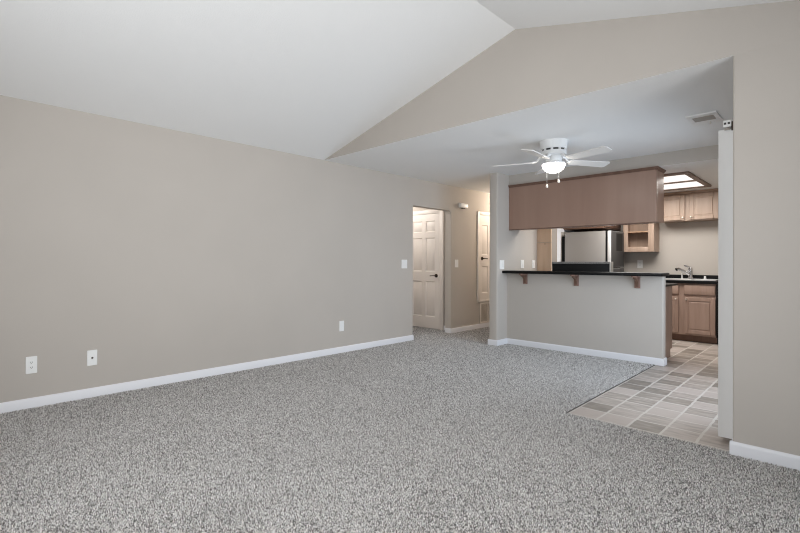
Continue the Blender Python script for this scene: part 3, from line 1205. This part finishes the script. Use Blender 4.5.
# range in the peninsula, back towards the bar
rx0, rx1 = -2.86, -2.085
c = thing('kitchen_range', 'black kitchen range in the peninsula, its backguard rising behind the bar', 'stove', ((rx0 + rx1) / 2, 6.3, 0))
b = MB()
b.box(rx0 + 0.003, rx1 - 0.003, 6.03, 6.62, 0.05, 0.90, bevel=0.004)
b.build('body', M['black_matt'], c)
b = MB()
b.box(rx0 + 0.05, rx1 - 0.05, 6.06, 6.56, 0, 0.05)
b.build('base', M['black_matt'], c)
b = MB()
b.box(rx0 + 0.003, rx1 - 0.003, 6.03, 6.64, 0.902, 0.922, bevel=0.004)
ct = b.build('cooktop', M['black_matt'], c)
for (ax, ay, r) in ((-2.67, 6.18, 0.075), (-2.28, 6.18, 0.095), (-2.67, 6.46, 0.095), (-2.28, 6.46, 0.075)):
    b = MB()
    for k in range(3):
        rr = r * (1 - k * 0.3)
        ring = [(ax + rr * math.cos(2 * PI * i / 24), ay + rr * math.sin(2 * PI * i / 24), 0.93) for i in range(25)]
        b.tube(ring, 0.005, n=6)
    b.build('burner', M['slot'], ct)
b = MB()
b.box(rx0, rx1 - 0.012, 5.972, 6.03, 0.93, 1.166, bevel=0.004)
bg = b.build('backguard', M['black_matt'], c)
b = MB()
b.prism([(5.966, 1.158), (5.972, 1.186), (6.05, 1.186), (6.075, 1.10), (6.035, 1.10), (6.035, 1.158)], 'x', rx0 - 0.004, rx1 - 0.010, bevel=0.003, seg=1)
b.build('top_cap', M['cap'], bg)
b = MB()
b.box(rx1 - 0.012, rx1 + 0.004, 5.964, 6.06, 0.93, 1.184, bevel=0.005)
b.build('end_cap', M['steel'], bg)
b = MB()
b.box(rx0 + 0.04, rx1 - 0.04, 6.62, 6.65, 0.22, 0.82, bevel=0.006)
od = b.build('oven_door', M['black_matt'], c)
b = MB()
b.tube([(rx0 + 0.1, 6.65, 0.78), (rx0 + 0.1, 6.69, 0.78), (rx1 - 0.1, 6.69, 0.78), (rx1 - 0.1, 6.65, 0.78)], 0.01)
b.build('handle', M['steel'], od)

# peninsula base cabinets either side of the range
def peninsula_base(x0, x1, label):
    c = thing('base_cabinet', label, 'cabinet', ((x0 + x1) / 2, 6.24, 0), 'peninsula base cabinets')
    b = MB()
    b.box(x0, x1, YHW + 0.117, 6.53, 0.1, 0.89, bevel=0.002, seg=1)
    b.build('body', M['maple_low'], c)
    b = MB()
    b.box(x0 + 0.002, x1 - 0.004, YHW + 0.117, 6.46, 0, 0.1)
    b.build('toe_kick', M['maple_low'], c)
    fr = face_frame((x1, 6.53, 0), '+y')
    w = x1 - x0
    cabinet_door('door', fr, 0.02, w - 0.02, 0.12, 0.68, M['maple_low'], c, knob=(0.05, 0.64))
    b = MB(fr)
    b.box(0.02, w - 0.02, 0.001, 0.02, 0.70, 0.855, bevel=0.004, seg=1)
    d = b.build('drawer', M['maple_low'], c)
    return c


peninsula_base(-2.082, -1.53, 'end base cabinet of the peninsula, its wooden side showing past the half wall')
peninsula_base(XKL + 0.003, -2.866, 'base cabinet of the peninsula between left wall and range')
b = MB()
b.box(-2.08, -1.48, YHW + 0.116, 6.575, 0.892, 0.915, bevel=0.004)
tag(b.build('countertop', M['black']), 'black countertop over the end cabinet of the peninsula', 'countertop')
b = MB()
b.box(XKL + 0.002, -2.866, YHW + 0.116, 6.56, 0.892, 0.915, bevel=0.004)
tag(b.build('countertop', M['black']), 'black countertop in the kitchen corner left of the range', 'countertop')

# bar top and its corbels
b = MB()
b.box(XKL + 0.001, -1.425, 5.672, 5.960, 1.020, 1.058, bevel=0.006)
tag(b.build('breakfast_bar', M['black']), 'long black bar top on the half wall of the peninsula', 'bar top')


def corbel(x, label, w=0.062):
    c = thing('bar_bracket', label, 'bracket', (x, YHW, 0.875), 'corbels under the bar top')
    y = YHW
    b = MB()
    b.box(x - w / 2, x + w / 2, y - 0.018, y, 0.874, 1.0195, bevel=0.003)
    b.build('back_plate', M['corbel'], c)
    b = MB()
    b.box(x - w / 2, x + w / 2, y - 0.135, y - 0.018, 1.003, 1.0195, bevel=0.003)
    b.build('top_plate', M['corbel'], c)
    b = MB()
    pts = [(y - 0.018, 0.89), (y - 0.018, 1.003), (y - 0.12, 1.003), (y - 0.118, 0.986)]
    for i in range(1, 8):
        s = i / 8
        a = PI / 2 * s
        pts.append((y - 0.118 + 0.095 * math.sin(a) * 0.98, 0.982 - 0.088 * (1 - math.cos(a))))
    b.prism(pts, 'x', x - w / 4, x + w / 4)
    b.build('scroll_web', M['edge'], c)
    return c


k0 = corbel(-3.172, 'small wooden scroll bracket under the left end of the bar')
dup(k0, (-2.45, YHW, 0.875), 'small wooden scroll bracket under the middle of the bar, below the range')
dup(k0, (-1.722, YHW, 0.875), 'small wooden scroll bracket under the right end of the bar')

# ------------------------------------------------------------------ sink run on the far wall
c = thing('sink_cabinet', 'brown base cabinet with two panel doors beneath the sink', 'cabinet', (-1.68, 7.885, 0))
x0, x1 = -2.135, -1.292
b = MB()
b.box(x0, x0 + 0.018, 7.905, YK - 0.002, 0.1, 0.868)
b.box(x1 - 0.018, x1, 7.905, YK - 0.002, 0.1, 0.868)
b.box(x0 + 0.018, x1 - 0.018, 7.905, YK - 0.002, 0.1, 0.118)
b.box(x0, x1, 7.885, 7.905, 0.1, 0.868)
b.build('body', M['maple_low'], c)
b = MB()
b.box(x0, x1, 7.95, YK - 0.002, 0, 0.1)
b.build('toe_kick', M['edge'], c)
fr = face_frame((0, 7.885, 0), '-y')
cabinet_door('door', fr, -2.12, -1.762, 0.125, 0.665, M['maple_low'], c, knob=(-1.795, 0.63))
cabinet_door('door', fr, -1.69, -1.298, 0.125, 0.665, M['maple_low'], c, knob=(-1.66, 0.63))
for (a0, a1) in ((-2.12, -1.762), (-1.69, -1.298)):
    b = MB(fr)
    b.box(a0, a1, 0.001, 0.02, 0.705, 0.845, bevel=0.006, seg=2)
    b.build('drawer_front', M['maple_low'], c)

c = thing('base_cabinet', 'brown base cabinet left of the sink below the kitchen far wall', 'cabinet', (-2.33, 7.885, 0))
b = MB()
b.box(-2.60, -2.137, 7.885, YK - 0.002, 0.1, 0.868)
b.build('body', M['maple_low'], c)
b = MB()
b.box(-2.60, -2.137, 7.95, YK - 0.002, 0, 0.1)
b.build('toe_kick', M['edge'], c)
cabinet_door('door', fr, -2.585, -2.153, 0.125, 0.665, M['maple_low'], c, knob=(-2.185, 0.63))
b = MB(fr)
b.box(-2.585, -2.153, 0.001, 0.02, 0.705, 0.845, bevel=0.006)
b.build('drawer_front', M['maple_low'], c)

c = thing('dishwasher', 'black dishwasher right of the sink cabinet, mostly behind the blind', 'dishwasher', (-0.95, 7.885, 0))
b = MB()
b.box(-1.288, -0.69, 7.895, YK - 0.01, 0.1, 0.866)
b.build('tub', M['black_matt'], c)
b = MB()
b.box(-1.286, -0.692, 7.86, 7.895, 0.1, 0.86, bevel=0.005)
b.build('door', M['black_matt'], c)
b = MB()
b.box(-1.286, -0.692, 7.95, 8.4, 0, 0.1)
b.build('toe_kick', M['black_matt'], c)

# worktop with an opening for the sink
SX0, SX1, SY0, SY1 = -2.085, -1.296, 7.93, 8.40
b = MB()
CX0, CX1, CY0, CY1 = -2.605, XJ - 0.002, 7.85, YK - 0.002
b.box(CX0, SX0 + 0.02, CY0, CY1, 0.87, 0.91)
b.box(SX1 - 0.02, CX1, CY0, CY1, 0.87, 0.91)
b.box(SX0 + 0.02, SX1 - 0.02, CY0, SY0 + 0.02, 0.87, 0.91)
b.box(SX0 + 0.02, SX1 - 0.02, SY1 - 0.02, CY1, 0.87, 0.91)
b.box(CX0, CX1, CY1 - 0.02, CY1, 0.91, 0.985)
tag(b.build('countertop', M['black']), 'long black countertop with low backsplash along the kitchen far wall', 'countertop')

s = thing('kitchen_sink', 'pale steel double bowl sink with raised rim set in the black countertop', 'sink', (-1.62, 8.2, 0.91))
b = MB()
rim = 0.035
for (x0, x1, y0, y1) in ((SX0, SX1, SY0, SY0 + rim), (SX0, SX1, SY1 - 0.075, SY1), (SX0, SX0 + rim, SY0 + rim, SY1 - 0.075), (SX1 - rim, SX1, SY0 + rim, SY1 - 0.075), (-1.69, -1.65, SY0 + rim, SY1 - 0.075)):
    b.box(x0, x1, y0, y1, 0.911, 0.928, bevel=0.004)
b.build('rim', M['sink'], s)
for (x0, x1) in ((SX0 + rim, -1.69), (-1.65, SX1 - rim)):
    b = MB()
    y0, y1, z0 = SY0 + rim, SY1 - 0.075, 0.74
    b.box(x0, x1, y0, y1, z0, z0 + 0.004)
    b.box(x0, x0 + 0.004, y0, y1, z0, 0.915)
    b.box(x1 - 0.004, x1, y0, y1, z0, 0.915)
    b.box(x0, x1, y0, y0 + 0.004, z0, 0.915)
    b.box(x0, x1, y1 - 0.004, y1, z0, 0.915)
    b.build('basin', M['sink'], s)

fy = 8.36
fa = thing('faucet', 'chrome single lever kitchen faucet with raised spout on the sink rim', 'faucet', (-1.706, fy, 0.928))
b = MB()
b.lathe([(0, 0.929), (0.042, 0.929), (0.042, 0.938), (0.033, 0.947), (0.031, 1.05), (0.034, 1.07), (0.024, 1.10), (0, 1.105)], -1.706, fy, 0, n=28)
b.build('body', M['chrome'], fa)
b = MB()
b.tube([(-1.706, fy, 0.985), (-1.75, fy - 0.03, 1.02), (-1.81, fy - 0.08, 1.065), (-1.845, fy - 0.12, 1.085), (-1.868, fy - 0.145, 1.07)], 0.015, rs=[0.026, 0.023, 0.021, 0.024, 0.026])
b.build('spout', M['chrome'], fa)
b = MB()
b.tube([(-1.706, fy, 1.095), (-1.745, fy - 0.02, 1.122), (-1.785, fy - 0.03, 1.135)], 0.008, rs=[0.016, 0.013, 0.012])
b.build('lever', M['chrome'], fa)
b = MB()
b.lathe([(0, 0.929), (0.02, 0.929), (0.02, 0.935), (0.015, 0.94), (0.015, 0.968), (0.012, 0.972), (0, 0.973)], -1.512, fy, 0, n=20)
tag(b.build('sink_sprayer', M['plate']), 'small white cap standing on the sink rim right of the faucet', 'sprayer')
b = MB()
b.lathe([(0, 0.929), (0.016, 0.929), (0.013, 0.938), (0.011, 1.0), (0.013, 1.01), (0, 1.014)], -1.822, fy, 0, n=20)
tag(b.build('soap_dispenser', M['plate']), 'small pale post on the sink rim left of the faucet', 'soap dispenser')

# ------------------------------------------------------------------ kitchen light box
LX0, LX1, LY0, LY1 = -2.66, -1.325, 6.42, 7.76
lb = thing('ceiling_light', 'wood framed fluorescent light box in the kitchen ceiling, lit', 'ceiling light', ((LX0 + LX1) / 2, (LY0 + LY1) / 2, ZK))
b = MB()
fw = 0.062
for (x0, x1, y0, y1) in ((LX0, LX1, LY0, LY0 + fw), (LX0, LX1, LY1 - fw, LY1), (LX0, LX0 + fw, LY0 + fw, LY1 - fw), (LX1 - fw, LX1, LY0 + fw, LY1 - fw)):
    b.box(x0, x1, y0, y1, ZK - 0.028, ZK, bevel=0.006)
b.build('frame', M['frame'], lb)
ym = (LY0 + LY1) / 2
b = MB()
b.box(LX0 + fw, LX1 - fw, ym - 0.034, ym + 0.034, ZK - 0.026, ZK)
b.build('cross_bar', M['frame'], lb)
for (y0, y1) in ((LY0 + fw, ym - 0.034), (ym + 0.034, LY1 - fw)):
    b = MB()
    b.box(LX0 + fw, LX1 - fw, y0, y1, ZK - 0.012, ZK)
    b.build('diffuser', M['diffuser'], lb)
al = area_light('kitchen_tubes', ((LX0 + LX1) / 2, ym, ZK - 0.05), (0, 0, -1), 1.1, 1.1, 48, (1.0, 0.975, 0.94))
al.parent = lb
al.location = Vector(al.location) - world_loc(lb)


# ceiling lamps of the hall and side hall (round the corner, they light the doors)
def dome_lamp(x, y, label, power, col):
    t_ = thing('ceiling_lamp', label, 'ceiling light', (x, y, ZC))
    b = MB()
    b.lathe([(0, ZC), (0.15, ZC), (0.15, ZC - 0.02), (0, ZC - 0.02)], x, y, 0, n=36)
    b.build('base', M['fan'], t_)
    b = MB()
    prof = [(0, ZC - 0.021), (0.14, ZC - 0.021)] + [(0.14 * math.cos(PI / 2 * i / 8), ZC - 0.021 - 0.07 * math.sin(PI / 2 * i / 8)) for i in range(1, 9)]
    b.lathe(prof, x, y, 0, n=36)
    b.build('dome', M['dome'], t_)
    point_light('lamp_bulb', (x, y, ZC - 0.16), power, col, 0.06, t_)


dome_lamp(-4.05, 7.6, 'round lit ceiling lamp of the hall behind the stub wall', 44, (1.0, 0.86, 0.72))
dome_lamp(-5.95, 5.45, 'round lit ceiling lamp of the side hall behind the left wall', 30, (1.0, 0.95, 0.90))
